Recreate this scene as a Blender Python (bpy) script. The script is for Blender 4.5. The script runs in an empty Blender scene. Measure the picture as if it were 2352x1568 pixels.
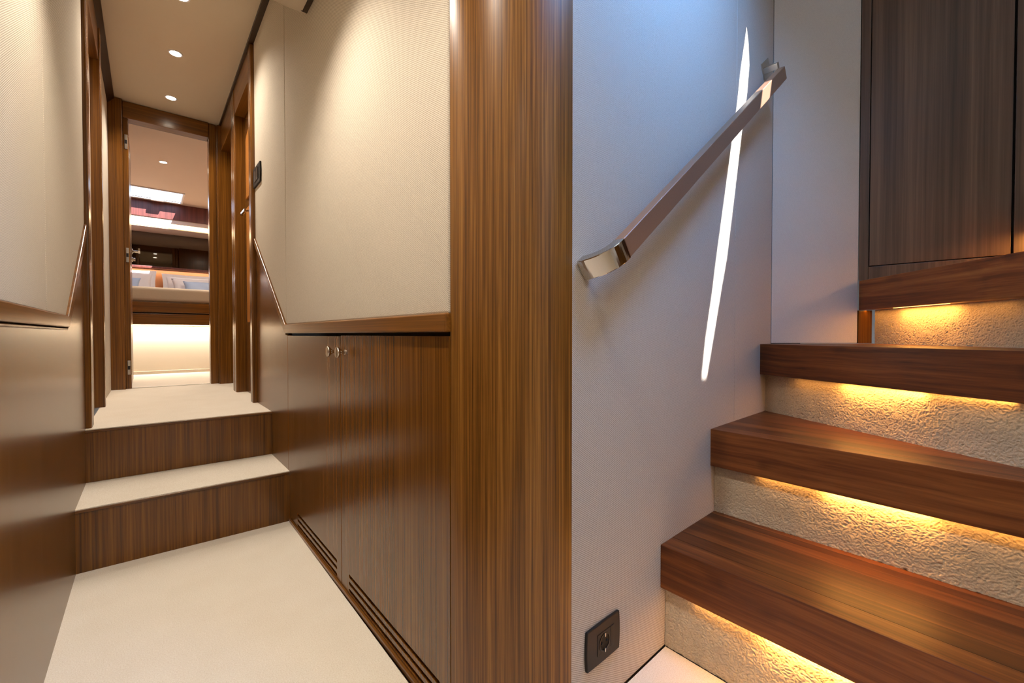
import bpy, bmesh, math, random
from math import sin, cos, atan, atan2, pi, radians, degrees, sqrt
from mathutils import Vector, Matrix
random.seed(4)
SC = bpy.context.scene
COL = SC.collection

# ------------------------------------------------------------------ camera
TH = atan(0.838)                        # heading, turned right from the corridor axis (+Y)
cam_d = bpy.data.cameras.new('camera'); cam = bpy.data.objects.new('camera', cam_d); COL.objects.link(cam)
cam_d.sensor_width = 36; cam_d.lens = 36 * 1000 / 2352; cam_d.clip_start = 0.02
cam.location = (0, 0, 0.82); cam.rotation_euler = (pi / 2 - atan(0.016), 0, -TH)
SC.camera = cam

# ------------------------------------------------------------------ exposure, world, sun, daylight
SC.view_settings.view_transform = 'Standard'; SC.view_settings.look = 'None'
SC.view_settings.gamma = 1; SC.view_settings.use_curve_mapping = False
SC.view_settings.exposure = 0.35
SC.cycles.use_denoising = True
SC.cycles.max_bounces = 10; SC.cycles.diffuse_bounces = 5; SC.cycles.glossy_bounces = 5
SC.cycles.sample_clamp_indirect = 6.0
w = bpy.data.worlds.new('sky'); SC.world = w; w.use_nodes = True
bg = w.node_tree.nodes['Background']; bg.inputs[0].default_value = (0.55, 0.72, 1, 1); bg.inputs[1].default_value = 3.0

SUN_DIR = Vector((-0.30, 0.80, -0.85)).normalized()
def add_light(name, kind, loc, energy, color, rot=None, direction=None, **kw):
    d = bpy.data.lights.new(name, kind); d.energy = energy; d.color = color
    for k, v in kw.items(): setattr(d, k, v)
    o = bpy.data.objects.new(name, d); COL.objects.link(o); o.location = loc
    if direction is not None: o.rotation_euler = Vector(direction).to_track_quat('-Z', 'Y').to_euler()
    if rot: o.rotation_euler = rot
    return o
add_light('sun', 'SUN', (0, 0, 6), 26, (1, 0.98, 0.95), direction=SUN_DIR, angle=radians(0.4))
# daylight through the open companionway hatch over the staircase
add_light('hatch_daylight', 'AREA', (0.98, 0.12, 2.36), 13, (0.15, 0.44, 1.0), direction=(-0.12, 0.75, -1),
          shape='RECTANGLE', size=0.5, size_y=0.4, spread=radians(120))
add_light('stair_fill_lamp', 'AREA', (1.0, -1.42, 1.75), 2.6, (0.80, 0.90, 1.0), direction=(0.25, 1, -0.12),  # unseen fill lamp added to brighten the upper treads, angled wall and cabinet
          shape='RECTANGLE', size=0.7, size_y=1.1)

WARM = (1.0, 0.90, 0.78)
LED = (1.0, 0.43, 0.09)

# ------------------------------------------------------------------ materials
def lin(c):
    return tuple(((v / 255) / 12.92 if v / 255 <= 0.04045 else (((v / 255) + 0.055) / 1.055) ** 2.4) for v in c) + (1,)
def new_mat(name):
    m = bpy.data.materials.new(name); m.use_nodes = True
    nt = m.node_tree; return m, nt, nt.nodes, nt.links, nt.nodes['Principled BSDF']
def plain(name, c, rough=0.5, metal=0.0, emit=None, strength=0, bump=0, bscale=200, spec=0.5):
    m, nt, N, L, B = new_mat(name)
    B.inputs['Base Color'].default_value = lin(c); B.inputs['Roughness'].default_value = rough
    B.inputs['Metallic'].default_value = metal; B.inputs['Specular IOR Level'].default_value = spec
    if emit: B.inputs['Emission Color'].default_value = lin(emit); B.inputs['Emission Strength'].default_value = strength
    if bump:
        n = N.new('ShaderNodeTexNoise'); n.inputs['Scale'].default_value = bscale; n.inputs['Detail'].default_value = 3
        t = N.new('ShaderNodeTexCoord'); L.new(t.outputs['Object'], n.inputs['Vector'])
        b = N.new('ShaderNodeBump'); b.inputs['Strength'].default_value = bump; b.inputs['Distance'].default_value = 0.002
        L.new(n.outputs['Fac'], b.inputs['Height']); L.new(b.outputs['Normal'], B.inputs['Normal'])
    return m
def mathn(N, L, op, a, b=None):
    n = N.new('ShaderNodeMath'); n.operation = op
    for i, v in enumerate((a, b)):
        if v is None: continue
        if hasattr(v, 'links') or hasattr(v, 'is_linked'): L.new(v, n.inputs[i])
        else: n.inputs[i].default_value = v
    return n.outputs[0]
def wood(name, dark, mid, light, axis='Z', rough=0.34, fine=170, stretch=0.012, wavy=0.0, coat=0.0, knots=False, spec=0.5, broad=0.45):
    m, nt, N, L, B = new_mat(name)
    t = N.new('ShaderNodeTexCoord'); oi = N.new('ShaderNodeObjectInfo')
    off = N.new('ShaderNodeVectorMath'); off.operation = 'SCALE'; off.inputs[0].default_value = (7.3, 3.1, 5.7)
    L.new(oi.outputs['Random'], off.inputs['Scale'])
    add = N.new('ShaderNodeVectorMath'); add.operation = 'ADD'; L.new(t.outputs['Object'], add.inputs[0]); L.new(off.outputs[0], add.inputs[1])
    v = add.outputs[0]
    if wavy:
        wn = N.new('ShaderNodeTexNoise'); wn.inputs['Scale'].default_value = 2.2; wn.inputs['Detail'].default_value = 2
        L.new(v, wn.inputs['Vector'])
        s = N.new('ShaderNodeVectorMath'); s.operation = 'SCALE'; s.inputs['Scale'].default_value = wavy
        L.new(wn.outputs['Color'], s.inputs[0])
        a2 = N.new('ShaderNodeVectorMath'); a2.operation = 'ADD'; L.new(v, a2.inputs[0]); L.new(s.outputs[0], a2.inputs[1]); v = a2.outputs[0]
    def stretched(f):
        mp = N.new('ShaderNodeMapping'); sc = [f, f, f]; sc['XYZ'.index(axis)] = f * stretch
        mp.inputs['Scale'].default_value = sc; L.new(v, mp.inputs['Vector']); return mp.outputs[0]
    n1 = N.new('ShaderNodeTexNoise'); n1.inputs['Scale'].default_value = 1; n1.inputs['Detail'].default_value = 4; n1.inputs['Roughness'].default_value = 0.65
    L.new(stretched(fine), n1.inputs['Vector'])
    n2 = N.new('ShaderNodeTexNoise'); n2.inputs['Scale'].default_value = 1; n2.inputs['Detail'].default_value = 2
    L.new(stretched(fine * 0.22), n2.inputs['Vector'])
    mx = mathn(N, L, 'MULTIPLY', n1.outputs['Fac'], 1 - broad); mx2 = mathn(N, L, 'MULTIPLY', n2.outputs['Fac'], broad)
    sm = mathn(N, L, 'ADD', mx, mx2)
    r = N.new('ShaderNodeValToRGB'); e = r.color_ramp.elements
    e[0].position = 0.34; e[0].color = lin(dark); e[1].position = 0.68; e[1].color = lin(light)
    k = e.new(0.5); k.color = lin(mid); L.new(sm, r.inputs['Fac'])
    col = r.outputs['Color']
    if knots:
        kn = N.new('ShaderNodeTexNoise'); kn.inputs['Scale'].default_value = 1; kn.inputs['Detail'].default_value = 1
        mp = N.new('ShaderNodeMapping'); sc = [9, 16, 16]; mp.inputs['Scale'].default_value = sc; L.new(v, mp.inputs['Vector']); L.new(mp.outputs[0], kn.inputs['Vector'])
        rk = N.new('ShaderNodeValToRGB'); rk.color_ramp.elements[0].position = 0.16; rk.color_ramp.elements[0].color = (0.45, 0.4, 0.38, 1)
        rk.color_ramp.elements[1].position = 0.36; L.new(kn.outputs['Fac'], rk.inputs['Fac'])
        mm = N.new('ShaderNodeMixRGB'); mm.blend_type = 'MULTIPLY'; mm.inputs[0].default_value = 1; L.new(col, mm.inputs[1]); L.new(rk.outputs['Color'], mm.inputs[2]); col = mm.outputs[0]
    mm = N.new('ShaderNodeMixRGB'); mm.blend_type = 'MULTIPLY'; mm.inputs[0].default_value = 1
    L.new(col, mm.inputs[1]); L.new(oi.outputs['Color'], mm.inputs[2])
    L.new(mm.outputs[0], B.inputs['Base Color'])
    B.inputs['Roughness'].default_value = rough; B.inputs['Specular IOR Level'].default_value = spec
    B.inputs['Coat Weight'].default_value = coat; B.inputs['Coat Roughness'].default_value = 0.12
    b = N.new('ShaderNodeBump'); b.inputs['Strength'].default_value = 0.12; b.inputs['Distance'].default_value = 0.0006
    L.new(n1.outputs['Fac'], b.inputs['Height']); L.new(b.outputs['Normal'], B.inputs['Normal'])
    return m
def fabric(name, direction, c_hi, c_lo, pu=0.0066, pv=0.0044):
    m, nt, N, L, B = new_mat(name)
    g = N.new('ShaderNodeNewGeometry'); d = N.new('ShaderNodeVectorMath'); d.operation = 'DOT_PRODUCT'
    d.inputs[1].default_value = direction; L.new(g.outputs['Position'], d.inputs[0])
    sx = N.new('ShaderNodeSeparateXYZ'); L.new(g.outputs['Position'], sx.inputs[0])
    u, v = d.outputs['Value'], sx.outputs['Z']
    a = mathn(N, L, 'ADD', mathn(N, L, 'MULTIPLY', u, 2 * pi / pu), mathn(N, L, 'MULTIPLY', v, 2 * pi / pv))
    s1 = mathn(N, L, 'SINE', a)
    b_ = mathn(N, L, 'SUBTRACT', mathn(N, L, 'MULTIPLY', u, 2 * pi / 0.0022), mathn(N, L, 'MULTIPLY', v, 2 * pi / 0.0030))
    s2 = mathn(N, L, 'SINE', b_)
    n = N.new('ShaderNodeTexNoise'); n.inputs['Scale'].default_value = 420; n.inputs['Detail'].default_value = 2; L.new(g.outputs['Position'], n.inputs['Vector'])
    h = mathn(N, L, 'ADD', mathn(N, L, 'MULTIPLY', s1, 0.26), mathn(N, L, 'MULTIPLY', s2, 0.14))
    h = mathn(N, L, 'ADD', h, mathn(N, L, 'MULTIPLY', n.outputs['Fac'], 0.5)); h = mathn(N, L, 'ADD', h, 0.3)
    r = N.new('ShaderNodeValToRGB'); e = r.color_ramp.elements
    e[0].position = 0.1; e[0].color = lin(c_lo); e[1].position = 0.85; e[1].color = lin(c_hi); L.new(h, r.inputs['Fac'])
    L.new(r.outputs['Color'], B.inputs['Base Color']); B.inputs['Roughness'].default_value = 0.85
    B.inputs['Specular IOR Level'].default_value = 0.2
    b = N.new('ShaderNodeBump'); b.inputs['Strength'].default_value = 0.35; b.inputs['Distance'].default_value = 0.0009
    L.new(h, b.inputs['Height']); L.new(b.outputs['Normal'], B.inputs['Normal'])
    return m
def carpet(name, c_hi, c_lo, scale=260, dist=0.003, strength=0.5, stretch=(1, 1, 1), distort=0.0, lo=0.3, hi=0.7):
    m, nt, N, L, B = new_mat(name)
    t = N.new('ShaderNodeTexCoord'); mp = N.new('ShaderNodeMapping'); mp.inputs['Scale'].default_value = stretch
    L.new(t.outputs['Object'], mp.inputs['Vector'])
    n = N.new('ShaderNodeTexNoise'); n.inputs['Scale'].default_value = scale; n.inputs['Detail'].default_value = 3
    n.inputs['Distortion'].default_value = distort; L.new(mp.outputs[0], n.inputs['Vector'])
    n2 = N.new('ShaderNodeTexNoise'); n2.inputs['Scale'].default_value = 7; n2.inputs['Detail'].default_value = 2; L.new(t.outputs['Object'], n2.inputs['Vector'])
    f = mathn(N, L, 'ADD', mathn(N, L, 'MULTIPLY', n.outputs['Fac'], 0.8), mathn(N, L, 'MULTIPLY', n2.outputs['Fac'], 0.2))
    r = N.new('ShaderNodeValToRGB'); e = r.color_ramp.elements
    e[0].position = lo; e[0].color = lin(c_lo); e[1].position = hi; e[1].color = lin(c_hi); L.new(f, r.inputs['Fac'])
    L.new(r.outputs['Color'], B.inputs['Base Color']); B.inputs['Roughness'].default_value = 0.95; B.inputs['Specular IOR Level'].default_value = 0.1
    B.inputs['Sheen Weight'].default_value = 0.15
    b = N.new('ShaderNodeBump'); b.inputs['Strength'].default_value = strength; b.inputs['Distance'].default_value = dist
    L.new(n.outputs['Fac'], b.inputs['Height']); L.new(b.outputs['Normal'], B.inputs['Normal'])
    return m

M = {}
M['veneer'] = wood('walnut_veneer', (74, 42, 10), (104, 63, 15), (132, 84, 27), 'Z', rough=0.27, coat=0.06, spec=0.5, broad=0.3)
M['veneer_h'] = wood('walnut_veneer_level', (84, 48, 14), (118, 74, 24), (144, 95, 40), 'Y', rough=0.28, coat=0.06, spec=0.5)
M['veneer_x'] = wood('walnut_veneer_cross', (64, 36, 8), (104, 63, 15), (132, 84, 27), 'X', rough=0.28, coat=0.06)
M['column'] = wood('column_veneer', (74, 43, 12), (116, 75, 26), (156, 108, 48), 'Z', rough=0.32, spec=0.4, broad=0.22, fine=260, stretch=0.008, wavy=0.004)
M['door_lit'] = wood('lit_door_panel_wood', (140, 84, 30), (176, 112, 46), (196, 130, 60), 'Z', rough=0.3)  # paler orange wood: the strong warm light on the panels is in the colour
M['bluelit_veneer'] = wood('blue_lit_walnut', (66, 48, 36), (92, 70, 54), (118, 92, 72), 'Z', rough=0.36, fine=110)  # same walnut, with the grey cast of bluish light put into its colour
M['tread'] = wood('solid_walnut', (54, 26, 9), (92, 48, 18), (124, 76, 35), 'X', rough=0.42, spec=0.35, fine=90, stretch=0.03, wavy=0.03, knots=True)
M['crown'] = wood('dark_crown_wood', (38, 22, 8), (50, 30, 10), (62, 38, 14), 'Y', rough=0.4)
M['purple_wood'] = wood('reddish_header_wood', (72, 36, 34), (98, 50, 46), (116, 62, 56), 'Z', rough=0.35)
UST = Vector((0.9992, 0.0398, 0)); UW2 = Vector((0.790, -0.613, 0)).normalized()
M['fab_y'] = fabric('woven_wallcovering_side', (0, -1, 0), (226, 216, 199), (160, 146, 126))
M['fab_s'] = fabric('woven_wallcovering_stair', tuple(UST), (210, 202, 192), (140, 130, 120))
M['fab_2'] = fabric('woven_wallcovering_angle', tuple(UW2), (222, 216, 208), (178, 170, 162), 0.004, 0.0035)
M['carpet'] = carpet('cream_carpet', (243, 234, 218), (222, 208, 186), 330)
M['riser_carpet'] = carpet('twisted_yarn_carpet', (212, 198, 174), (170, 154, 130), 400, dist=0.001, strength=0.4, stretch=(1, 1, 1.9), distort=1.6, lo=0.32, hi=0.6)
M['cream'] = plain('cream_ceiling_leather', (205, 190, 168), 0.6, bump=0.15, bscale=300)
M['cabin_cream'] = plain('cabin_cream', (210, 188, 174), 0.6)
M['nickel'] = plain('polished_nickel', (208, 200, 188), 0.07, 1.0)
M['leather'] = plain('brown_leather', (128, 96, 76), 0.38, bump=0.2, bscale=500)
M['black'] = plain('black_plastic', (26, 22, 20), 0.5, spec=0.3)
M['dark'] = plain('dark_gap', (10, 7, 5), 0.8)
M['socket_hole'] = plain('socket_black', (8, 7, 7), 0.3, spec=0.3)
M['steel'] = plain('satin_steel', (196, 192, 184), 0.3, 1.0)
M['white_fabric'] = plain('white_linen', (240, 236, 236), 0.85, bump=0.2, bscale=60)
M['blue_fabric'] = plain('pale_blue_linen', (176, 196, 226), 0.85, bump=0.2, bscale=60)
M['mattress'] = plain('beige_mattress', (206, 190, 168), 0.85, bump=0.2, bscale=80)
M['tan'] = plain('tan_headboard', (176, 116, 74), 0.55)
M['plinth'] = plain('cream_plinth', (235, 224, 204), 0.7)
M['mirror'] = plain('smoked_mirror', (112, 106, 100), 0.02, 1.0)
M['lamp'] = plain('lamp_lens', (255, 250, 240), 0.4, emit=(255, 240, 215), strength=30)
M['strip'] = plain('warm_strip_lens', (255, 220, 170), 0.4, emit=(255, 214, 160), strength=9)
M['led'] = plain('amber_strip_lens', (255, 200, 120), 0.4, emit=(255, 180, 90), strength=8)
M['white_plastic'] = plain('white_plastic', (226, 224, 228), 0.4)
m, nt, N, L, B = new_mat('clear_glass')
N.remove(B); tr = N.new('ShaderNodeBsdfTransparent'); gl = N.new('ShaderNodeBsdfGlossy'); gl.inputs['Roughness'].default_value = 0.02
fr = N.new('ShaderNodeFresnel'); mxs = N.new('ShaderNodeMixShader'); mxs.inputs[0].default_value = 0.08; L.new(tr.outputs[0], mxs.inputs[1]); L.new(gl.outputs[0], mxs.inputs[2])
L.new(mxs.outputs[0], N['Material Output'].inputs[0]); M['glass'] = m

# ------------------------------------------------------------------ helpers
def link(name, me, mat, parent=None, bevel=0, seg=2, smooth=False):
    o = bpy.data.objects.new(name, me); COL.objects.link(o)
    if mat: me.materials.append(mat)
    if parent: o.parent = parent
    if bevel:
        b = o.modifiers.new('bevel', 'BEVEL'); b.width = bevel; b.segments = seg; b.limit_method = 'ANGLE'; b.angle_limit = radians(40)
    if smooth:
        for p in me.polygons: p.use_smooth = True
    return o
def from_bm(name, bm, mat, parent=None, **kw):
    bmesh.ops.recalc_face_normals(bm, faces=bm.faces)
    me = bpy.data.meshes.new(name); bm.to_mesh(me); bm.free(); return link(name, me, mat, parent, **kw)
def bbox(bm, x0, x1, y0, y1, z0, z1):
    v = [bm.verts.new((x, y, z)) for x in (x0, x1) for y in (y0, y1) for z in (z0, z1)]
    for f in ((0, 1, 3, 2), (4, 6, 7, 5), (0, 4, 5, 1), (2, 3, 7, 6), (0, 2, 6, 4), (1, 5, 7, 3)): bm.faces.new([v[i] for i in f])
def box(name, x0, x1, y0, y1, z0, z1, mat, parent=None, bevel=0.0, **kw):
    """box whose own origin is at its centre base; parents are never rotated or moved after building"""
    bm = bmesh.new(); bbox(bm, x0, x1, y0, y1, z0, z1); return from_bm(name, bm, mat, parent, bevel=bevel, **kw)
def bprism(bm, pts, a0, a1, axis='Z'):
    def P(p, a):
        return {'Z': (p[0], p[1], a), 'X': (a, p[0], p[1]), 'Y': (p[0], a, p[1])}[axis]
    lo = [bm.verts.new(P(p, a0)) for p in pts]; hi = [bm.verts.new(P(p, a1)) for p in pts]
    bm.faces.new(lo); bm.faces.new(hi); n = len(pts)
    for i in range(n): bm.faces.new((lo[i], lo[(i + 1) % n], hi[(i + 1) % n], hi[i]))
def prism(name, pts, a0, a1, mat, parent=None, axis='Z', bevel=0, **kw):
    bm = bmesh.new(); bprism(bm, pts, a0, a1, axis); return from_bm(name, bm, mat, parent, bevel=bevel, **kw)
def oriented_prism(name, pts, z0, z1, mat, p0, p1, parent=None, bevel=0, color=None):
    """upright prism on world outline pts; its own X axis runs p0 -> p1 so the grain follows"""
    ang = atan2(p1[1] - p0[1], p1[0] - p0[0]); R = Matrix.Translation((p0[0], p0[1], 0)) @ Matrix.Rotation(ang, 4, 'Z'); I = R.inverted()
    bm = bmesh.new(); q = [I @ Vector((p[0], p[1], 0)) for p in pts]; bprism(bm, [(v.x, v.y) for v in q], z0, z1)
    o = from_bm(name, bm, mat, None, bevel=bevel)
    if parent: o.parent = parent
    o.matrix_world = R
    if parent: o.matrix_parent_inverse = Matrix.Identity(4); o.matrix_local = parent.matrix_world.inverted() @ R
    if color: o.color = color
    return o
def empty(name, loc=(0, 0, 0)):
    o = bpy.data.objects.new(name, None); COL.objects.link(o); o.empty_display_size = 0.05
    o.location = loc; bpy.context.view_layer.update(); return o
def tag(o, label, cat, group=None):
    o['label'] = label; o['category'] = cat
    if group: o['group'] = group
    return o
def thing(name, label, cat, group=None): return tag(empty(name), label, cat, group)
def struct(o): o['kind'] = 'structure'; return o
def lathe(bm, prof, org, axis, seg=24):
    """prof = [(radius, distance along axis)]"""
    ax = Vector(axis).normalized(); a = ax.orthogonal().normalized(); b = ax.cross(a); rings = []
    for r, h in prof:
        rings.append([bm.verts.new(Vector(org) + ax * h + (a * cos(2 * pi * i / seg) + b * sin(2 * pi * i / seg)) * max(r, 1e-5)) for i in range(seg)])
    for k in range(len(rings) - 1):
        for i in range(seg): bm.faces.new((rings[k][i], rings[k][(i + 1) % seg], rings[k + 1][(i + 1) % seg], rings[k + 1][i]))
    bm.faces.new(rings[0]); bm.faces.new(rings[-1])
def sweep(bm, path, frames, hw, hh):
    """rectangular section swept along path; frames = (across, up) per point"""
    rings = []
    for p, (a, u) in zip(path, frames):
        rings.append([bm.verts.new(p + a * sx * hw + u * sy * hh) for sx, sy in ((-1, -1), (1, -1), (1, 1), (-1, 1))])
    for k in range(len(rings) - 1):
        for i in range(4): bm.faces.new((rings[k][i], rings[k][(i + 1) % 4], rings[k + 1][(i + 1) % 4], rings[k + 1][i]))
    bm.faces.new(rings[0]); bm.faces.new(rings[-1])

ZT = 2.40                       # stairwell ceiling
XL, XR = -0.195, 0.474          # corridor walls
Z1, Z2 = 0.217, 0.433           # carpeted steps
ZC = 2.453                      # corridor ceiling
ZF = 2.0                        # foyer ceiling
YE = 4.128                      # end wall of the corridor
SX1 = 2.13
NW = Vector((0.0398, -0.9992, 0))               # handrail wall normal, towards the room
P0 = Vector((1.041, 0.613, 0))
def W(s, off=0, z=0): return P0 + UST * s + NW * off + Vector((0, 0, z))

# ------------------------------------------------------------------ setting: floor, walls, ceilings
fl = struct(prism('floor', [(XL, -1.5), (1.037, -1.5), (1.037, 0.609), (0.655, 0.593), (0.640, 0.60), (0.60, 0.66), (0.60, 0.79), (0.463, 0.80), (0.469, 2.09), (XL, 2.09)], -0.05, 0.0, M['carpet']))
struct(box('floor_underlay', XL, 1.2, -1.5, 2.09, -0.08, -0.007, M['crown']))
struct(prism('wall_back', [(XL - 0.05, -1.55), (2.4, -1.55), (2.4, -1.5), (XL - 0.05, -1.5)], 0, 2.95, M['cream']))
# stairwell outer shell
struct(box('wall_stairwell', 2.36, 2.42, -1.5, 0.74, 0, 2.5, M['cream']))
struct(box('wall_gap_backing', 1.70, 2.36, 0.70, 0.74, 0, 2.5, M['dark']))  # unseen dark backing added to stop sky light showing through the joints

# left wall -----------------------------------------------------------------
wl = struct(box('wall_left', XL - 0.06, XL - 0.02, -1.5, 4.13, -0.05, ZC, M['cream']))
LK = 1.905
prism('wainscot_panel', [(-1.5, 0), (2.60, 0), (2.60, Z2), (2.49, Z2), (2.49, 1.22), (2.36, 1.15), (LK, 0.835), (-1.5, 0.835)], XL - 0.02, XL, M['veneer'], wl, 'X')
def tilt_poly(pts): return pts
bm = bmesh.new(); bprism(bm, [(1.5765, 0.876), (LK + 0.004, 0.876), (2.34, 1.178), (2.47, 1.27), (2.47, ZC), (1.5765, ZC)], XL - 0.02, XL + 0.004, 'X')
from_bm('fabric_panel', bm, M['fab_y'], wl, bevel=0.004)
bm = bmesh.new(); bprism(bm, [(-1.5, 0.876), (1.5745, 0.876), (1.5745, ZC), (-1.5, ZC)], XL - 0.02, XL + 0.004, 'X')
from_bm('fabric_panel', bm, M['fab_y'], wl, bevel=0.004)
bm = bmesh.new(); bprism(bm, [(3.20, Z2), (4.06, Z2), (4.06, 2.40), (3.20, 2.40)], XL - 0.02, XL + 0.002, 'X')
from_bm('fabric_panel', bm, M['fab_y'], wl)
# moulded chair rail: flat band, groove, bead
lr = struct(empty('trim_1'))
prism('rail_band', [(-1.5, 0.842), (LK + 0.008, 0.842), (2.345, 1.136), (2.49, 1.237), (2.49, 1.283), (2.34, 1.176), (LK, 0.877), (-1.5, 0.877)], XL - 0.005, XL + 0.012, M['veneer_h'], lr, 'X', bevel=0.003)
prism('rail_bead', [(-1.5, 0.834), (LK + 0.014, 0.834), (2.35, 1.126), (2.49, 1.226), (2.49, 1.232), (2.347, 1.132), (LK + 0.011, 0.839), (-1.5, 0.839)], XL - 0.005, XL + 0.008, M['veneer_h'], lr, 'X', bevel=0.0015)

# right wall ----------------------------------------------------------------
wr = struct(box('wall_right', XR + 0.14, XR + 0.2, 0.78, 4.2, -0.05, ZC, M['cream']))
RK = 2.107
bm = bmesh.new(); bprism(bm, [(0.762, 0.862), (2.1055, 0.862), (2.1055, ZC), (0.762, ZC)], XR - 0.004, XR + 0.02, 'X')
from_bm('fabric_panel', bm, M['fab_y'], wr, bevel=0.006, seg=3)
bm = bmesh.new(); bprism(bm, [(2.1075, 0.864), (2.80, 1.358), (2.80, ZC), (2.1075, ZC)], XR - 0.004, XR + 0.02, 'X')
from_bm('fabric_panel', bm, M['fab_y'], wr, bevel=0.006, seg=3)
prism('wainscot_panel', [(RK, 0), (2.3, 0), (2.80, Z2 - 0.05), (2.80, 1.33), (RK, 0.818)], XR, XR + 0.02, M['veneer'], wr, 'X')
rr = struct(empty('trim_2'))
prism('rail_band', [(0.762, 0.825), (RK, 0.825), (2.80, 1.322), (2.80, 1.360), (RK, 0.864), (0.762, 0.864)], XR - 0.012, XR + 0.005, M['veneer_h'], rr, 'X', bevel=0.003)
prism('rail_bead', [(RK - 0.0, 0.817), (2.80, 1.312), (2.80, 1.318), (RK - 0.0, 0.822)], XR - 0.007, XR + 0.005, M['veneer_h'], rr, 'X', bevel=0.0015)

# carpeted steps -------------------------------------------------------------
def carpet_step(y0, y1, zb, zt, label):
    t = thing('carpeted_step', label, 'step')
    box('riser', XL, XR, y0 + 0.004, y0 + 0.024, zb, zt - 0.006, M['veneer'], t)
    box('nosing', XL, XR, y0, y0 + 0.006, zt - 0.009, zt, M['veneer_x'], t, bevel=0.001)
    bm = bmesh.new()                                # carpet with a slightly uneven cut edge
    n = 60; pts = [(XL + (XR - XL) * i / n, y0 + 0.006 + random.uniform(-0.0015, 0.0015)) for i in range(n + 1)]
    bprism(bm, pts + [(XR, y1), (XL, y1)], zt - 0.012, zt + 0.003)
    from_bm('carpet', bm, M['carpet'], t)
    return t
carpet_step(2.085, 2.455, 0.0, Z1, 'lower cream carpeted step with dark striped wood riser')
carpet_step(2.440, 2.60, Z1 + 0.004, Z2, 'upper cream carpeted step leading into the corridor')
struct(prism('floor_corridor', [(XL, 2.60), (XR, 2.60), (XR, 2.87), (0.56, 2.87), (0.56, 4.06), (XR - 0.05, 4.06), (XR - 0.05, 4.19), (XL, 4.19)], Z2 - 0.08, Z2 + 0.003, M['carpet']))

# corridor doors -------------------------------------------------------------
CX = XR - 0.023
d1 = struct(box('door_1', 0.512, 0.55, 2.87, 3.39, Z2 + 0.004, 2.262, M['veneer']))
box('casing', CX, 0.55, 2.80, 2.87, Z2, 2.435, M['veneer'], d1, bevel=0.008, seg=3)
box('casing', CX, 0.55, 3.39, 3.452, Z2, 2.435, M['veneer'], d1, bevel=0.008, seg=3)
box('header', CX + 0.004, 0.55, 2.87, 3.39, 2.264, 2.435, M['veneer_h'], d1)
def arch_panel(y0, y1, z0, z1, arch):
    pts = [(y0, z0), (y1, z0)]
    if arch:
        for i in range(13):
            a = pi * i / 12; pts.append(((y0 + y1) / 2 + (y1 - y0) / 2 * cos(a), z1 - 0.06 + 0.06 * sin(a)))
    else: pts += [(y1, z1), (y0, z1)]
    return pts
for z0, z1, arch in ((0.60, 0.66, 0), ):
    pass
prism('door_panel', arch_panel(2.95, 3.30, 1.70, 2.13, True), 0.503, 0.514, M['door_lit'], d1, 'X', bevel=0.004)
prism('door_panel', arch_panel(2.95, 3.30, 0.90, 1.64, False), 0.503, 0.514, M['door_lit'], d1, 'X', bevel=0.004)
h = box('door_handle', 0.455, 0.468, 3.06, 3.19, 1.563, 1.583, M['nickel'], d1, bevel=0.004)
bm = bmesh.new(); lathe(bm, [(0.008, 0), (0.008, 0.05)], (0.462, 3.08, 1.573), (1, 0, 0), 16); lathe(bm, [(0.022, 0.038), (0.022, 0.05)], (0.462, 3.08, 1.573), (1, 0, 0), 20)
from_bm('rose', bm, M['nickel'], d1)
d2 = struct(box('door_2', 0.535, 0.56, 3.53, 4.05, Z2 + 0.004, 2.24, M['veneer']))
box('casing', CX, 0.56, 3.456, 3.53, Z2, 2.435, M['veneer'], d2, bevel=0.008, seg=3)
box('jamb', 0.43, 0.56, 4.05, 4.10, Z2, 2.435, M['veneer'], d2, bevel=0.003)
box('header', CX + 0.004, 0.56, 3.53, 4.05, 2.242, 2.435, M['veneer_h'], d2)
# left doorway: casing, deep recess, far jamb
d3 = struct(box('door_3', XL - 0.14, XL - 0.10, 2.56, 3.14, Z2 + 0.004, 2.25, M['veneer']))
box('casing', XL - 0.10, XL + 0.018, 2.47, 2.56, Z2, 2.42, M['veneer'], d3, bevel=0.007, seg=3)
box('jamb', XL - 0.10, XL + 0.022, 3.14, 3.20, Z2, 2.42, M['veneer'], d3, bevel=0.005, seg=3)
box('header', XL - 0.10, XL + 0.014, 2.56, 3.14, 2.25, 2.42, M['veneer_h'], d3)
# end wall with the cabin doorway
we = struct(empty('wall_end'))
box('casing', XL, -0.118, 4.062, 4.16, Z2, 2.45, M['veneer'], we, bevel=0.003)
box('jamb', -0.1175, -0.087, 4.10, 4.19, Z2, 2.335, M['veneer'], we, bevel=0.002)
box('casing', 0.378, 0.425, 4.10, 4.19, Z2, 2.45, M['veneer'], we, bevel=0.003)
box('casing', 0.4265, 0.475, 4.103, 4.19, Z2, 2.45, M['veneer'], we, bevel=0.003)
box('header', -0.117, 0.377, 4.09, 4.19, 2.336, 2.45, M['veneer_x'], we, bevel=0.003)
struct(box('trim_3', -0.087, 0.378, 4.10, 4.13, Z2 + 0.003, Z2 + 0.007, M['steel']))
for k, z in enumerate((2.172, 1.38, 0.586)):
    hg = tag(box('hinge', -0.108, -0.092, 4.095, 4.0995, z - 0.05, z + 0.05, M['steel'], None, bevel=0.0015),
             ('top', 'middle', 'lowest')[k] + ' concealed steel hinge on the left jamb of the cabin doorway', 'hinge', 'hinges of the cabin door')
    box('hinge_pocket', -0.106, -0.094, 4.093, 4.0955, z - 0.014, z + 0.012, M['black'], hg)
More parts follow.
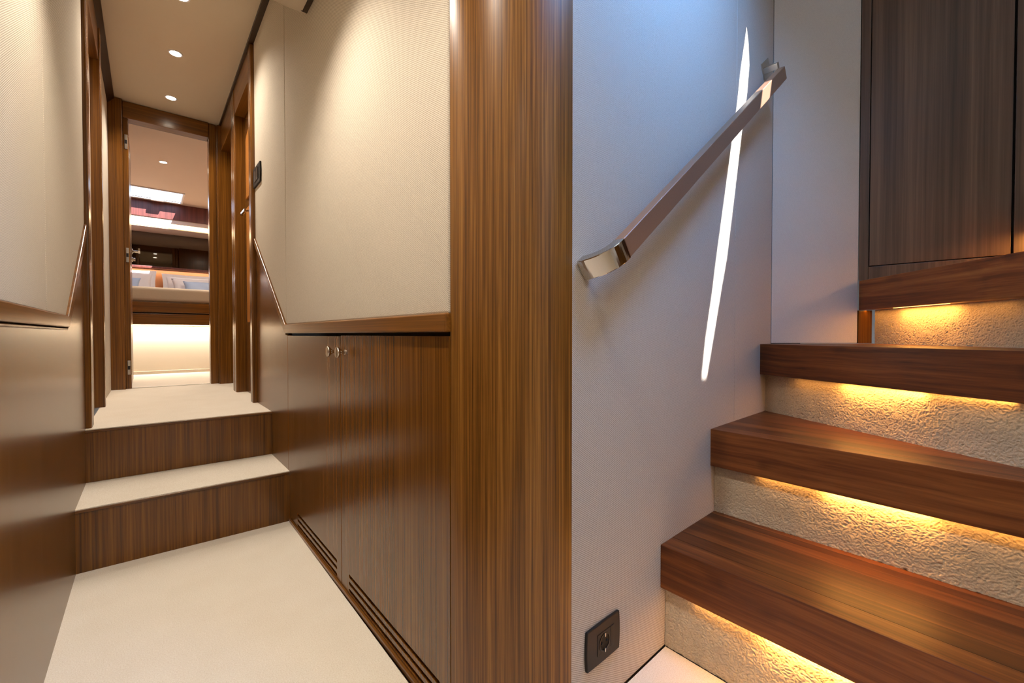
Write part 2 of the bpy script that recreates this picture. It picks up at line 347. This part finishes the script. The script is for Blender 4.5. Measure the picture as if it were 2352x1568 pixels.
# ceilings ------------------------------------------------------------------
struct(box('ceiling_corridor', XL - 0.6, XR + 0.6, 1.73, 4.19, ZC, ZC + 0.04, M['cream']))
struct(box('wall_bulkhead', XL - 0.3, XR + 0.4, 1.73, 1.78, ZF + 0.03, ZC + 0.04, M['cream']))
struct(box('ceiling_foyer', XL - 0.1, 0.447, -1.5, 1.725, ZF, ZF + 0.03, M['cream'], bevel=0.003))
struct(box('trim_4', 0.449, XR - 0.002, -1.5, 1.755, ZF + 0.018, ZF + 0.05, M['crown'], bevel=0.002))
struct(box('trim_5', XR - 0.030, XR - 0.001, 1.80, 4.10, 2.436, ZC, M['crown']))
struct(prism('trim_6', [(XL - 0.005, 2.40), (XL + 0.004, 2.40), (XL + 0.038, 2.44), (XL + 0.038, ZC), (XL - 0.005, ZC)], 1.80, 4.09, M['crown'], axis='Y'))
# foyer ceiling carries on over the column to the stairwell bulkhead
struct(box('ceiling_lobby', 0.4745, 0.648, -1.5, 0.597, ZF + 0.018, ZF + 0.05, M['cream']))

struct(box('ceiling_sun_block', XL - 0.6, 0.652, -1.5, 0.60, 2.405, 2.44, M['cream']))  # unseen slab added to keep stray sun off the carpeted steps
struct(box('ceiling_sun_block_aft', XL - 0.6, 0.72, 0.60, 1.725, 2.405, 2.44, M['cream']))  # second part of the added sun-blocking slab

# rounded timber column ---------------------------------------------------------
pts = []
cx, cy, rx, ry = 0.651, 0.761, 0.177, 0.163
for i in range(33):
    a = pi + (pi / 2) * i / 32
    # slightly squared quarter round
    ca, sa = abs(cos(a)), abs(sin(a)); e = 1.0
    pts.append((cx - rx * ca ** e, cy - ry * sa ** e))
o = prism('timber_column', pts + [(0.66, 0.598), (0.66, 0.761)], 0, 2.40, M['column'])
for p in o.data.polygons: p.use_smooth = abs(p.normal.z) < 0.5
es = o.modifiers.new('es', 'EDGE_SPLIT'); es.split_angle = radians(35)
tag(o, 'broad rounded walnut column between the low cupboard and the handrail wall', 'column')

# stairwell walls ---------------------------------------------------------------
def wall_strip(name, a, b, z0, z1, mat, parent, th=0.03, bevel=0.002):
    a = Vector(a).to_2d(); b = Vector(b).to_2d(); d = (b - a).normalized(); n = Vector((-d.y, d.x))
    return prism(name, [tuple(a), tuple(b), tuple(b + n * th), tuple(a + n * th)], z0, z1, mat, parent, bevel=bevel)
ws = struct(empty('wall_stair'))
wall_strip('fabric_panel', (0.653, 0.598, 0), W(0.4495), 0.0, ZT, M['fab_s'], ws)
wall_strip('fabric_panel', W(0.4505), W(0.7995), 0.0, ZT, M['fab_s'], ws)
wa = struct(empty('wall_angle'))
wall_strip('fabric_panel', (1.8425, 0.6440, 0), (2.1125, 0.4345, 0), 0.787, ZT, M['fab_2'], wa)
wall_strip('wall_backing', (0.653, 0.632, 0), (1.86, 0.683, 0), 0.0, ZT, M['dark'], ws)

# stairwell ceiling with a made-up slit, its outline projected back from the sun streak
UL = [(1715, 62), (1710.6, 97), (1702, 155), (1694, 232), (1684, 306), (1668, 428), (1645, 600), (1638, 660), (1621, 780), (1610, 890), (1611, 935)]
UR = [(1614, 935), (1620, 880), (1637, 780), (1656, 665), (1669, 591), (1689, 428), (1704, 300), (1716, 212), (1721, 150), (1719, 100)]
fwv = Vector((sin(TH) * cos(atan(.016)), cos(TH) * cos(atan(.016)), -sin(atan(.016)))); rtv = Vector((cos(TH), -sin(TH), 0)); upv = rtv.cross(fwv)
def on_wall(u, v):          # where a photo position lies on the handrail wall (used only to lay out the sun gap)
    r = fwv + rtv * ((u - 1176) / 1000) - upv * ((v - 784) / 1000); c = Vector((0, 0, 0.82))
    return c + r * ((P0 - c).dot(NW) / r.dot(NW))
ZT = 2.40
hole = []
for u, v in UL + UR:
    p = on_wall(u, v); q = p - SUN_DIR * ((p.z - ZT) / SUN_DIR.z); hole.append((q.x, q.y))
bm = bmesh.new()
outer = [(0.65, -1.5), (2.36, -1.5), (2.36, 0.72), (0.65, 0.72)]
def loop(pts, z):
    vs = [bm.verts.new((x, y, z)) for x, y in pts]
    return [bm.edges.new((vs[i], vs[(i + 1) % len(vs)])) for i in range(len(vs))]
bmesh.ops.triangle_fill(bm, use_beauty=True, edges=loop(outer, ZT) + loop(hole, ZT))
struct(from_bm('ceiling_stairwell', bm, M['cream']))
struct(box('wall_bulkhead_stair', 0.645, 0.652, -1.5, 0.60, ZF + 0.018, ZT, M['cream']))

# winding stair -------------------------------------------------------------------
def split_boards(poly, p0, p1, widths):
    """cut a convex outline into strips parallel to p0->p1 (the front edge), first strip at the front"""
    p0 = Vector(p0).to_2d(); p1 = Vector(p1).to_2d(); d = (p1 - p0).normalized(); n = Vector((-d.y, d.x))
    c = sum((Vector(p).to_2d() for p in poly), Vector((0, 0))) / len(poly)
    if (c - p0).dot(n) < 0: n = -n
    def clip(pts, lim, keep_less):
        out = []
        for i in range(len(pts)):
            a, b = pts[i], pts[(i + 1) % len(pts)]; da = (a - p0).dot(n) - lim; db = (b - p0).dot(n) - lim
            if keep_less: da, db = -da, -db
            if da >= -1e-9: out.append(a)
            if (da > 1e-9 and db < -1e-9) or (da < -1e-9 and db > 1e-9): out.append(a + (b - a) * (da / (da - db)))
        return out
    base = [Vector(p).to_2d() for p in poly]; res = []; lo = -0.001
    tot = max((q - p0).dot(n) for q in base)
    acc = 0
    for wd in list(widths) + [10]:
        hi = min(acc + wd, tot + 0.01); s = clip(clip(base, lo, False), hi, True)
        if len(s) >= 3: res.append([tuple(v) for v in s])
        acc = hi; lo = hi
        if hi > tot: break
    return res
def stair_tread(label, poly, p0, p1, z0, z1, widths, tones, led=None):
    t = thing('stair_tread', label, 'stair tread')
    strips = split_boards(poly, p0, p1, widths)
    for i, s in enumerate(strips):
        c = tones[i % len(tones)]
        oriented_prism('board', s, z0, z1, M['tread'], p0, p1, t, bevel=0.0012 if i == 0 else 0.0004, color=(c, c * 0.97, c * 0.94, 1))
    if led:
        cx_, cy_, ang, ln, power = led
        bm = bmesh.new(); bbox(bm, -ln / 2, ln / 2, -0.004, 0.004, 0, 0.004)
        o = from_bm('light_strip', bm, M['led'], t); o.matrix_local = Matrix.Translation((cx_, cy_, z0 - 0.0004)) @ Matrix.Rotation(ang, 4, 'Z')
        add_light('tread_light', 'AREA', (cx_, cy_, z0 - 0.0015), power, LED, rot=(0, 0, ang), shape='RECTANGLE', size=ln, size_y=0.008)
        add_light('tread_light', 'AREA', (cx_, cy_, z0 - 0.0015), power * 0.35, LED, rot=(0, 0, ang), shape='RECTANGLE', size=ln * 2.6, size_y=0.008)
    return t
def riser(label, a, b, z0, z1, fine=True):
    """carpeted riser: the looped pile is real relief on the side that shows, dense over the part in the photo"""
    from mathutils import noise
    a = Vector(a); b = Vector(b); d = (b - a).normalized(); ln = (b - a).length
    R = Matrix.Translation((a.x, a.y, 0)) @ Matrix.Rotation(atan2(d.y, d.x), 4, 'Z')
    step = 0.0014 if fine else 0.01; seen = min(ln, 0.86) if fine else ln
    nx = int(seen / step); nz = max(2, int((z1 - z0) / step)); vs = []; fs = []
    off = Vector((a.x * 31, a.y * 17, 5.0))
    n_local = -1 if (Vector((-d.y, d.x)).x < 0) else 1       # which local side is the back
    for i in range(nx + 1):
        x = seen * i / nx
        for j in range(nz + 1):
            z = z0 + (z1 - z0) * j / nz
            p = Vector((x, z, 0)) + off
            wv = noise.noise_vector(p * 80) * 0.007
            h = 1 - abs(noise.noise((p + wv) * 1.0 * 185)) * 2.2
            h = h * 0.0015 + noise.noise(p * 22) * 0.0012
            vs.append((x, -n_local * h, z))
    for i in range(nx):
        for j in range(nz):
            k = i * (nz + 1) + j; fs.append((k, k + 1, k + nz + 2, k + nz + 1))
    k = len(vs); bk = n_local * 0.018; f0 = n_local * 0.001
    for x in (0, ln):
        for y in (f0, bk):
            for z in (z0, z1): vs.append((x, y, z))
    for f in ((0, 1, 3, 2), (4, 6, 7, 5), (0, 4, 5, 1), (2, 3, 7, 6), (0, 2, 6, 4), (1, 5, 7, 3)): fs.append(tuple(k + q for q in f))
    me = bpy.data.meshes.new('stair_riser'); me.from_pydata(vs, [], fs); me.update()
    o = link('stair_riser', me, M['riser_carpet'], smooth=True); o.matrix_world = R
    return tag(o, label, 'stair riser')
tones1 = [1.30, 0.78, 1.05, 0.82, 1.0, 0.62, 1.0]
stair_tread('lowest walnut stair tread, glowing red along its back edge', [(1.016, 0.612), (1.345, 0.625), (1.345, -0.45), (1.016, -0.45)], (1.016, 0.612), (1.016, -0.45), 0.163, 0.275,
            [0.062, 0.055, 0.06, 0.05, 0.045, 0.03], tones1, (1.030, 0.27, pi / 2, 0.20, 0.75))
stair_tread('second walnut stair tread from the floor with a paler front board', [(1.311, 0.624), (1.795, 0.643), (1.325, -0.215), (1.311, -0.21)], (1.311, 0.624), (1.311, -0.45), 0.421, 0.533,
            [0.055, 0.06, 0.07, 0.06, 0.07, 0.07], [1.35, 0.85, 1.05, 0.8, 1.0, 0.85, 0.95], (1.328, 0.235, pi / 2, 0.20, 0.50))
a3 = atan2(-0.632, -0.312)
stair_tread('third stair tread, dark walnut edge level with the eye', [(1.727, 0.641), (1.841, 0.644), (2.113, 0.434), (2.160, 0.405), (1.345, -0.36), (1.327, -0.17)], (1.727, 0.641), (1.415, 0.009), 0.674, 0.785,
            [0.06, 0.07, 0.07, 0.08], [1.35, 0.9, 0.8, 0.9], (1.566, 0.277, a3, 0.22, 0.55))
a4 = atan2(-0.686, -0.727)
stair_tread('highest whole stair tread under the dark cabinet, pale grained edge', [(2.1125, 0.4315), (1.45, -0.192), (1.45, -0.22), (2.175, -0.02), (2.12, 0.40)], (2.113, 0.433), (1.45, -0.192), 0.914, 1.027,
            [0.07, 0.07, 0.08, 0.08], [2.0, 0.9, 0.8, 0.9], (1.948, 0.238, a4, 0.22, 0.55))
stair_tread('next stair tread just showing at the right edge of the photo', [(2.17, 0.0), (1.40, -0.21), (1.40, -0.45), (2.17, -0.45)], (2.17, 0.0), (1.40, -0.21), 1.155, 1.27,
            [0.07, 0.07, 0.08, 0.08], [0.6, 0.6, 0.6], (2.02, -0.055, atan2(-0.21, -0.77), 0.2, 1.2))
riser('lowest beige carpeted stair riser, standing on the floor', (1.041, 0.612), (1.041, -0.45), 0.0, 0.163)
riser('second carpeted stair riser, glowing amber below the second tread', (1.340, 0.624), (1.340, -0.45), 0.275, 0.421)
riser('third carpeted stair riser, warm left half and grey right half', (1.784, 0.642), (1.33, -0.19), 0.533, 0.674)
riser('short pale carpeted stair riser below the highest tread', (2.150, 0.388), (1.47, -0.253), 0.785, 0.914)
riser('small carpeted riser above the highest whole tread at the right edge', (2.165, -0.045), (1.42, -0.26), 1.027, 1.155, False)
tag(prism('corner_post', [(2.1155, 0.4315), (2.156, 0.398), (2.19, 0.44), (2.15, 0.47)], 0.786, 0.9135, M['veneer'], bevel=0.001), 'short striped wood post between the angled wall and the riser', 'post')
# newel core that carries the inner ends of the treads, out of the photo at the right
struct(prism('wall_newel', [(1.02, -0.46), (1.45, -0.46), (2.36, -0.46), (2.36, -0.52), (1.02, -0.52)], 0, 1.02, M['veneer']))

# dark cabinet beside the top tread
DC = Vector((2.114, 0.433, 0)); DD = Vector((0.14, -0.99, 0)).normalized(); DN = Vector((0.99, 0.14, 0)).normalized()
def slab(name, t0, t1, z0, z1, f0, f1, mat, parent, bevel=0.001):
    q = [DC + DD * t0 + DN * f0, DC + DD * t1 + DN * f0, DC + DD * t1 + DN * f1, DC + DD * t0 + DN * f1]
    return prism(name, [(v.x, v.y) for v in q], z0, z1, mat, parent, bevel=bevel)
tc = thing('tall_cabinet', 'tall wood cabinet above the stairs, coloured grey as under bluish light', 'cabinet')
slab('carcass', 0.002, 0.44, 1.029, ZT - 0.005, 0.022, 0.08, M['dark'], tc)
slab('carcass', 0.44, 0.95, 1.28, ZT - 0.005, 0.022, 0.08, M['dark'], tc)
slab('stile', 0.0, 0.0285, 1.029, ZT - 0.005, 0, 0.02, M['bluelit_veneer'], tc)
slab('bottom_rail', 0.0290, 0.44, 1.029, 1.079, 0, 0.02, M['bluelit_veneer'], tc)
slab('door', 0.0310, 0.3895, 1.082, ZT - 0.02, 0.0, 0.02, M['bluelit_veneer'], tc)
slab('door', 0.3955, 0.44, 1.082, ZT - 0.02, 0.0, 0.02, M['bluelit_veneer'], tc)
slab('side_panel', 0.442, 0.90, 1.275, ZT - 0.02, 0.0, 0.02, M['bluelit_veneer'], tc)

# low cupboard with two doors --------------------------------------------------------
cp = thing('low_cupboard', 'low walnut cupboard with two doors and round knobs below the fabric wall', 'cupboard')
box('carcass', XR + 0.022, XR + 0.13, 0.80, 2.10, 0.014, 0.812, M['dark'], cp)
box('plinth', XR - 0.006, XR + 0.10, 0.80, 2.08, 0.0, 0.012, M['veneer_h'], cp)
def cupboard_door(y0, y1, s0, s1, ky, zt):
    bm = bmesh.new(); zs = [0.0245, 0.047, 0.0695]; hh = 0.0056
    bbox(bm, XR, XR + 0.018, y0, y1, zs[-1] + hh, zt)
    bbox(bm, XR, XR + 0.018, y0, y1, 0.014, zs[0] - hh)
    for a, b in zip(zs[:-1], zs[1:]): bbox(bm, XR, XR + 0.018, y0, y1, a + hh, b - hh)
    for z in zs:
        for (ya, yb, ye, sg) in ((y0, s0, s0, 1), (s1, y1, s1, -1)):
            bbox(bm, XR, XR + 0.018, ya, yb, z - hh, z + hh)
            c = []                                   # rounded slot ends
            for i in range(7):
                a = pi * i / 6 - pi / 2; c.append((ye + sg * hh * (1 - cos(a)), z + hh * sin(a)))
            lo = [(ye, z - hh)] + c[:4][::1]
            for part in (c[:4], c[3:]):
                zz = z - hh if part is not c[3:] and part[0][1] <= z - hh + 1e-6 else z + hh
                poly = [(ye, zz)] + part
                ded = []
                for q in poly:
                    if not ded or (abs(q[0] - ded[-1][0]) + abs(q[1] - ded[-1][1])) > 1e-7: ded.append(q)
                if len(ded) > 2:
                    try: bprism(bm, ded, XR, XR + 0.018, 'X')
                    except ValueError: pass
    d = from_bm('door', bm, M['veneer'], cp)
    k = bmesh.new()
    lathe(k, [(0.009, 0.0), (0.009, 0.003), (0.0055, 0.005), (0.0055, 0.011), (0.008, 0.015), (0.0125, 0.019), (0.0155, 0.0215), (0.0172, 0.024), (0.0172, 0.0275), (0.0165, 0.029), (0.0, 0.0295)], (XR, ky, 0.765), (-1, 0, 0), 32)
    ko = from_bm('knob', k, M['nickel'], d, smooth=True)
    m_ = ko.modifiers.new('es', 'EDGE_SPLIT'); m_.split_angle = radians(40)
cupboard_door(1.4240, 2.103, 1.466, 1.964, 1.463, 0.8145)
cupboard_door(0.7645, 1.4190, 0.806, 1.357, 1.372, 0.8165)

# wall plates ------------------------------------------------------------------------
so = thing('wall_socket', 'black wall socket low beside the column', 'socket')
def plate_pts(s0, s1, z0, z1, bulge):
    p = []
    for i in range(7):
        f = i / 6; p.append((s0 + (s1 - s0) * f, z0 - bulge * 0.3 * sin(pi * f)))
    for i in range(7):
        f = i / 6; p.append((s1 + bulge * sin(pi * f), z0 + (z1 - z0) * f))
    for i in range(7):
        f = i / 6; p.append((s1 + (s0 - s1) * f, z1 + bulge * 0.3 * sin(pi * f)))
    for i in range(7):
        f = i / 6; p.append((s0 - bulge * sin(pi * f), z1 + (z0 - z1) * f))
    out = []
    for q in p:
        if not out or abs(q[0] - out[-1][0]) + abs(q[1] - out[-1][1]) > 1e-6: out.append(q)
    if abs(out[0][0] - out[-1][0]) + abs(out[0][1] - out[-1][1]) < 1e-6: out.pop()
    return out
def plate(name, pts, o0, o1, mat, parent, bevel=0.0):
    bm = bmesh.new(); lo = [bm.verts.new(W(s, o0, z)) for s, z in pts]; hi = [bm.verts.new(W(s, o1, z)) for s, z in pts]
    n = len(pts); bm.faces.new(lo); bm.faces.new(hi)
    for i in range(n): bm.faces.new((lo[i], lo[(i + 1) % n], hi[(i + 1) % n], hi[i]))
    return from_bm(name, bm, mat, parent, bevel=bevel)
plate('plate', plate_pts(-0.337, -0.220, 0.104, 0.190, 0.003), 0.0, 0.007, M['black'], so, 0.002)
plate('insert', [(-0.303, 0.1235), (-0.256, 0.1235), (-0.256, 0.170), (-0.303, 0.170)], 0.006, 0.0082, M['black'], so, 0.0008)
plate('blank_insert', [(-0.2545, 0.1235), (-0.243, 0.1235), (-0.243, 0.170), (-0.2545, 0.170)], 0.006, 0.0080, M['black'], so, 0.0008)
bm = bmesh.new(); lathe(bm, [(0.0195, 0), (0.0195, 0.0012), (0.0170, 0.0015), (0.0165, -0.006), (0.0, -0.006)], W(-0.2795, 0.0082, 0.1468), NW, 28)
sk = from_bm('socket_well', bm, M['socket_hole'], so)
for ds in (-0.0095, 0.0095):
    bm = bmesh.new(); lathe(bm, [(0.0025, 0), (0.0025, 0.0022)], W(-0.2795 + ds, 0.0082, 0.1468), NW, 12); from_bm('pin_hole', bm, M['dark'], sk)
for dz in (-0.0172, 0.0165):
    c = [W(-0.2795 - 0.0015, 0.0082, 0.1468 + dz - 0.004), W(-0.2795 + 0.0015, 0.0105, 0.1468 + dz + 0.004)]
    box('earth_clip', c[0].x, c[1].x, min(c[0].y, c[1].y) - 0.001, max(c[0].y, c[1].y), c[0].z, c[1].z, M['steel'], sk)
sw = thing('light_switch', 'black rocker light switch on the cream corridor wall', 'switch')
prism('plate', [(2.612, 1.628), (2.79, 1.630), (2.796, 1.68), (2.79, 1.735), (2.612, 1.733), (2.606, 1.68)], XR - 0.013, XR - 0.003, M['black'], sw, 'X', bevel=0.003)
for y0, y1 in ((2.65, 2.698), (2.702, 2.75)):
    prism('rocker', [(y0, 1.652), (y1, 1.652), (y1, 1.712), (y0, 1.712)], XR - 0.016, XR - 0.012, M['socket_hole'], sw, 'X', bevel=0.0015)

# handrail ----------------------------------------------------------------------------
hr = thing('handrail', 'brown leather wrapped square handrail with polished nickel end on the stair wall', 'handrail')
OF = 0.062                                              # centre distance from the wall
A_ = W(-0.298, OF, 0.995); B_ = W(0.688, OF, 1.742)
dr = (B_ - A_).normalized(); upn = dr.cross(NW).normalized()
if upn.z < 0: upn = -upn
HW, HH = 0.0125, 0.0215
bm = bmesh.new(); sweep(bm, [A_, B_], [(NW, upn)] * 2, HW, HH); from_bm('leather_grip', bm, M['leather'], hr, bevel=0.0025, seg=3)
bm = bmesh.new(); path = []; fr_ = []
R_ = OF - 0.002
path.append(A_ + dr * 0.001); fr_.append((NW, upn))
n = 20
dn = dr
for i in range(n + 1):
    a = (pi / 2) * i / n
    path.append(A_ - dn * (0.006 + 0.056 * sin(a)) + (-NW) * (R_ * (1 - cos(a)))); 
    tdir = (-dn * (0.056 * cos(a)) - NW * (R_ * sin(a))).normalized()
    fr_.append(((upn.cross(tdir)).normalized(), upn))
for k in range(len(fr_)):
    if fr_[k][0].dot(NW) < 0: fr_[k] = (-fr_[k][0], fr_[k][1])
fr_[-1] = ((fr_[-1][0]), upn)
sweep(bm, path, fr_, HW, HH + 0.001); from_bm('nickel_end', bm, M['nickel'], hr, bevel=0.0018, seg=2)
# top bracket: plate on the wall and a short square stem
bm = bmesh.new()
c0 = W(0.715, 0.0, 1.797); sweep(bm, [c0, c0 + NW * 0.004], [(dr, upn)] * 2, 0.042, 0.027); sweep(bm, [c0 + NW * 0.002 - dr * 0.03, W(0.715, OF - HW, 1.797) - dr * 0.03], [(dr, upn)] * 2, 0.010, 0.010)
from_bm('wall_bracket', bm, M['steel'], hr, bevel=0.001)

# downlights -------------------------------------------------------------------------
def downlight(x, y, z, label, power, color=WARM, group=None, size=0.028, angle=130):
    t = thing('ceiling_downlight', label, 'downlight', group)
    bm = bmesh.new(); lathe(bm, [(size + 0.008, 0.0), (size + 0.007, 0.003), (size, 0.0035), (size - 0.002, 0.0)], (x, y, z), (0, 0, -1), 32); from_bm('bezel', bm, M['white_plastic'], t)
    bm = bmesh.new(); lathe(bm, [(size - 0.002, 0.0), (size - 0.002, 0.0032)], (x, y, z), (0, 0, -1), 28); from_bm('lens', bm, M['lamp'], t)
    add_light('downlight_lamp', 'SPOT', (x, y, z - 0.02), power, color, rot=(0, 0, 0), spot_size=radians(angle), spot_blend=0.8, shadow_soft_size=0.03)
    return t
downlight(0.143, 2.66, ZC, 'ceiling downlight cut by the top edge of the photo', 27)
downlight(0.143, 3.214, ZC, 'nearer of the two whole downlights in the corridor ceiling', 27)
downlight(0.143, 3.834, ZC, 'downlight in the corridor ceiling nearest the cabin doorway', 27)
G = 'added foyer downlights, unseen above the viewer'
for x, y, p, wh in ((0.10, 1.25, 16, 'nearest the steps'), (0.08, 0.45, 14, 'beside the column'), (0.05, -0.55, 16, 'behind the viewer')):  # unseen lamps added to light the foyer, styled like the corridor downlights
    downlight(x, y, ZF, 'added unseen downlight in the low foyer ceiling ' + wh, p * 2.0, group=G)
downlight(1.15, 0.0, ZT, 'added unseen downlight high over the staircase', 3, (1, 0.93, 0.84))  # unseen lamp added to light the stairs

# ------------------------------------------------------------------ cabin beyond the doorway
struct(box('floor_cabin', -1.2, 1.6, 4.192, 7.4, Z2 - 0.05, Z2, M['carpet']))
struct(box('wall_cabin_left', -1.2, -1.16, 4.2, 7.4, Z2, 2.6, M['cabin_cream']))
struct(box('wall_cabin_right', 1.56, 1.6, 4.2, 7.4, Z2, 2.6, M['cabin_cream']))
struct(box('wall_cabin_front', -1.2, -0.20, 4.16, 4.2, Z2, 2.6, M['veneer']))
struct(box('wall_cabin_front_right', 0.48, 1.6, 4.21, 4.25, Z2, 2.6, M['veneer']))
struct(box('wall_cabin_back', -1.2, 1.6, 7.36, 7.4, Z2, 2.6, M['cabin_cream']))
# ceiling with hatch opening
HX0, HX1, HY0, HY1 = -0.30, 0.335, 6.33, 6.80
bm = bmesh.new()
for x0, x1, y0, y1 in ((-1.2, 1.6, 4.192, HY0), (-1.2, 1.6, HY1, 7.4), (-1.2, HX0, HY0, HY1), (HX1, 1.6, HY0, HY1)): bbox(bm, x0, x1, y0, y1, 2.45, 2.458)
struct(from_bm('ceiling_cabin', bm, M['cabin_cream']))
w1 = struct(empty('window_1'))
bm = bmesh.new(); f = 0.02
for x0, x1, y0, y1 in ((HX0 - f, HX1 + f, HY0 - f, HY0), (HX0 - f, HX1 + f, HY1, HY1 + f), (HX0 - f, HX0, HY0, HY1), (HX1, HX1 + f, HY0, HY1)): bbox(bm, x0, x1, y0, y1, 2.440, 2.475)
from_bm('window_frame', bm, M['white_plastic'], w1, bevel=0.003)
box('pane', HX0, HX1, HY0, HY1, 2.462, 2.468, M['glass'], w1)
box('latch', 0.05, 0.17, HY1 - 0.035, HY1 + 0.01, 2.428, 2.46, M['white_plastic'], w1, bevel=0.006)
downlight(0.134, 5.294, 2.45, 'downlight in the pinkish cabin ceiling behind the doorway', 26)
add_light('cabin_fill_lamp', 'AREA', (0.9, 5.6, 2.40), 12, (1, 0.86, 0.72), rot=(0, 0, 0), shape='DISK', size=0.2)
# berth
be = thing('berth', 'raised bed platform of brown wood with cream plinth in the far cabin', 'bed')
box('plinth', -1.1, 1.5, 5.56, 7.3, Z2, 0.905, M['plinth'], be)
box('skirting', -1.1, 1.5, 5.535, 5.56, Z2, Z2 + 0.03, M['plinth'], be, bevel=0.003)
box('lower_board', -1.1, 1.5, 5.33, 7.3, 0.915, 1.018, M['veneer_x'], be, bevel=0.003)
box('shadow_gap', -1.09, 1.49, 5.345, 7.3, 1.018, 1.030, M['dark'], be)
box('upper_board', -1.1, 1.5, 5.33, 7.3, 1.030, 1.128, M['veneer_x'], be, bevel=0.003)
box('light_strip', -1.0, 1.4, 5.50, 5.52, 0.907, 0.914, M['strip'], be)
add_light('berth_strip_lamp', 'AREA', (0.2, 5.51, 0.904), 9, (1, 0.92, 0.80), rot=(0, 0, 0), shape='RECTANGLE', size=2.2, size_y=0.02)
ma = box('mattress', -1.08, 1.48, 5.36, 7.165, 1.130, 1.272, M['mattress'], None, bevel=0.03, seg=4)
tag(ma, 'beige mattress lying on the raised berth', 'mattress')
hb = thing('headboard', 'tan headboard with dark wooden ledge behind the pillows', 'headboard')
box('back_panel', -1.1, 1.5, 7.26, 7.30, 1.13, 1.655, M['tan'], hb)
box('ledge', -1.1, 1.5, 7.17, 7.31, 1.660, 1.688, M['purple_wood'], hb, bevel=0.003)
add_light('headboard_strip_lamp', 'AREA', (0.2, 7.225, 1.655), 3, (1, 0.86, 0.68), rot=(0, 0, 0), shape='RECTANGLE', size=2.4, size_y=0.02)
tag(box('smoked_mirror', -1.1, 1.5, 7.31, 7.33, 1.69, 2.134, M['mirror']), 'wide smoked mirror above the headboard reflecting the downlights', 'mirror')
va = thing('valance', 'cream valance with reddish wood header and glowing strip above the mirror', 'valance')
box('header', -1.15, 1.55, 6.90, 6.93, 2.252, 2.449, M['purple_wood'], va)
box('cove', -1.15, 1.55, 6.91, 6.94, 2.198, 2.252, M['cabin_cream'], va, bevel=0.002)
box('light_strip', -1.15, 1.55, 6.925, 6.95, 2.150, 2.198, M['strip'], va)
box('soffit', -1.15, 1.55, 6.935, 7.36, 2.136, 2.149, M['cabin_cream'], va)
# cushions
def cushion(name, cx_, cy_, cz_, wx, hz, th, mat, label, flange=0.0, rot=0.0, tilt=0.25):
    bm = bmesh.new(); nx, nz = 20, 14; grid = {}
    for side in (0, 1):
        for i in range(nx + 1):
            for j in range(nz + 1):
                u = 2 * i / nx - 1; v = 2 * j / nz - 1
                if side and (abs(u) == 1 or abs(v) == 1): grid[(1, i, j)] = grid[(0, i, j)]; continue
                k = 1 - 0.10 * (1 - (abs(u)) ** 2) * abs(v) ** 3; k2 = 1 - 0.10 * (1 - abs(v) ** 2) * abs(u) ** 3
                b = max(0, (1 - u ** 4) * (1 - v ** 4)) ** 0.55 * th / 2 * (1 + 0.06 * sin(7 * u + 3 * v))
                grid[(side, i, j)] = bm.verts.new((u * wx / 2 * k2, (b if side else -b), v * hz / 2 * k))
    for side in (0, 1):
        for i in range(nx):
            for j in range(nz): bm.faces.new([grid[(side, a, b)] for a, b in ((i, j), (i + 1, j), (i + 1, j + 1), (i, j + 1))])
    o = from_bm(name, bm, mat, None, smooth=True)
    o.matrix_world = Matrix.Translation((cx_, cy_, cz_)) @ Matrix.Rotation(rot, 4, 'Z') @ Matrix.Rotation(-tilt, 4, 'X')
    tag(o, label, 'pillow')
    if flange:
        bm = bmesh.new(); pts = []
        W2, H2 = wx / 2 + flange, hz / 2 + flange
        for (x0, z0, x1, z1) in ((-W2, -H2, W2, -H2), (W2, -H2, W2, H2), (W2, H2, -W2, H2), (-W2, H2, -W2, -H2)):
            for i in range(8):
                f = i / 8; k = 1 - 0.05 * sin(pi * f); pts.append(((x0 + (x1 - x0) * f) * (k if x0 == x1 else 1), (z0 + (z1 - z0) * f) * (k if z0 == z1 else 1)))
        bprism(bm, pts, -0.006, 0.006, 'Y'); from_bm('flange', bm, mat, o)
    return o
cushion('pillow', -0.20, 7.13, 1.450, 0.54, 0.30, 0.12, M['white_fabric'], 'large white flanged pillow at the left end of the bed', 0.03)
cushion('pillow', -0.30, 6.93, 1.395, 0.50, 0.24, 0.12, M['blue_fabric'], 'pale blue cushion leaning on the left white pillow', 0, 0, 0.35)
cushion('pillow', 0.45, 7.15, 1.440, 0.54, 0.28, 0.10, M['white_fabric'], 'white flanged pillow against the headboard on the right', 0.03)
cushion('pillow', 0.50, 6.99, 1.405, 0.52, 0.26, 0.12, M['white_fabric'], 'plain white pillow between the flanged one and the blue cushion', 0, 0, 0.3)
cushion('pillow', 0.60, 6.84, 1.385, 0.50, 0.23, 0.12, M['blue_fabric'], 'pale blue cushion in front of the right pillows', 0, 0, 0.35)
# cabin door leaf, swung open into the cabin
d4 = struct(box('door_4', -0.128, -0.090, 4.20, 4.80, Z2 + 0.02, 2.31, M['veneer'], bevel=0.002))
bm = bmesh.new(); lathe(bm, [(0.020, 0), (0.020, 0.008), (0.009, 0.010), (0.009, 0.052)], (-0.090, 4.74, 1.50), (1, 0, 0), 20); bbox(bm, -0.050, -0.036, 4.62, 4.755, 1.490, 1.512)
from_bm('door_handle', bm, M['nickel'], d4, bevel=0.002)
bm = bmesh.new(); lathe(bm, [(0.018, 0), (0.018, 0.008), (0.010, 0.010), (0.012, 0.022), (0.0, 0.024)], (-0.090, 4.74, 1.435), (1, 0, 0), 20); from_bm('lock_knob', bm, M['nickel'], d4)
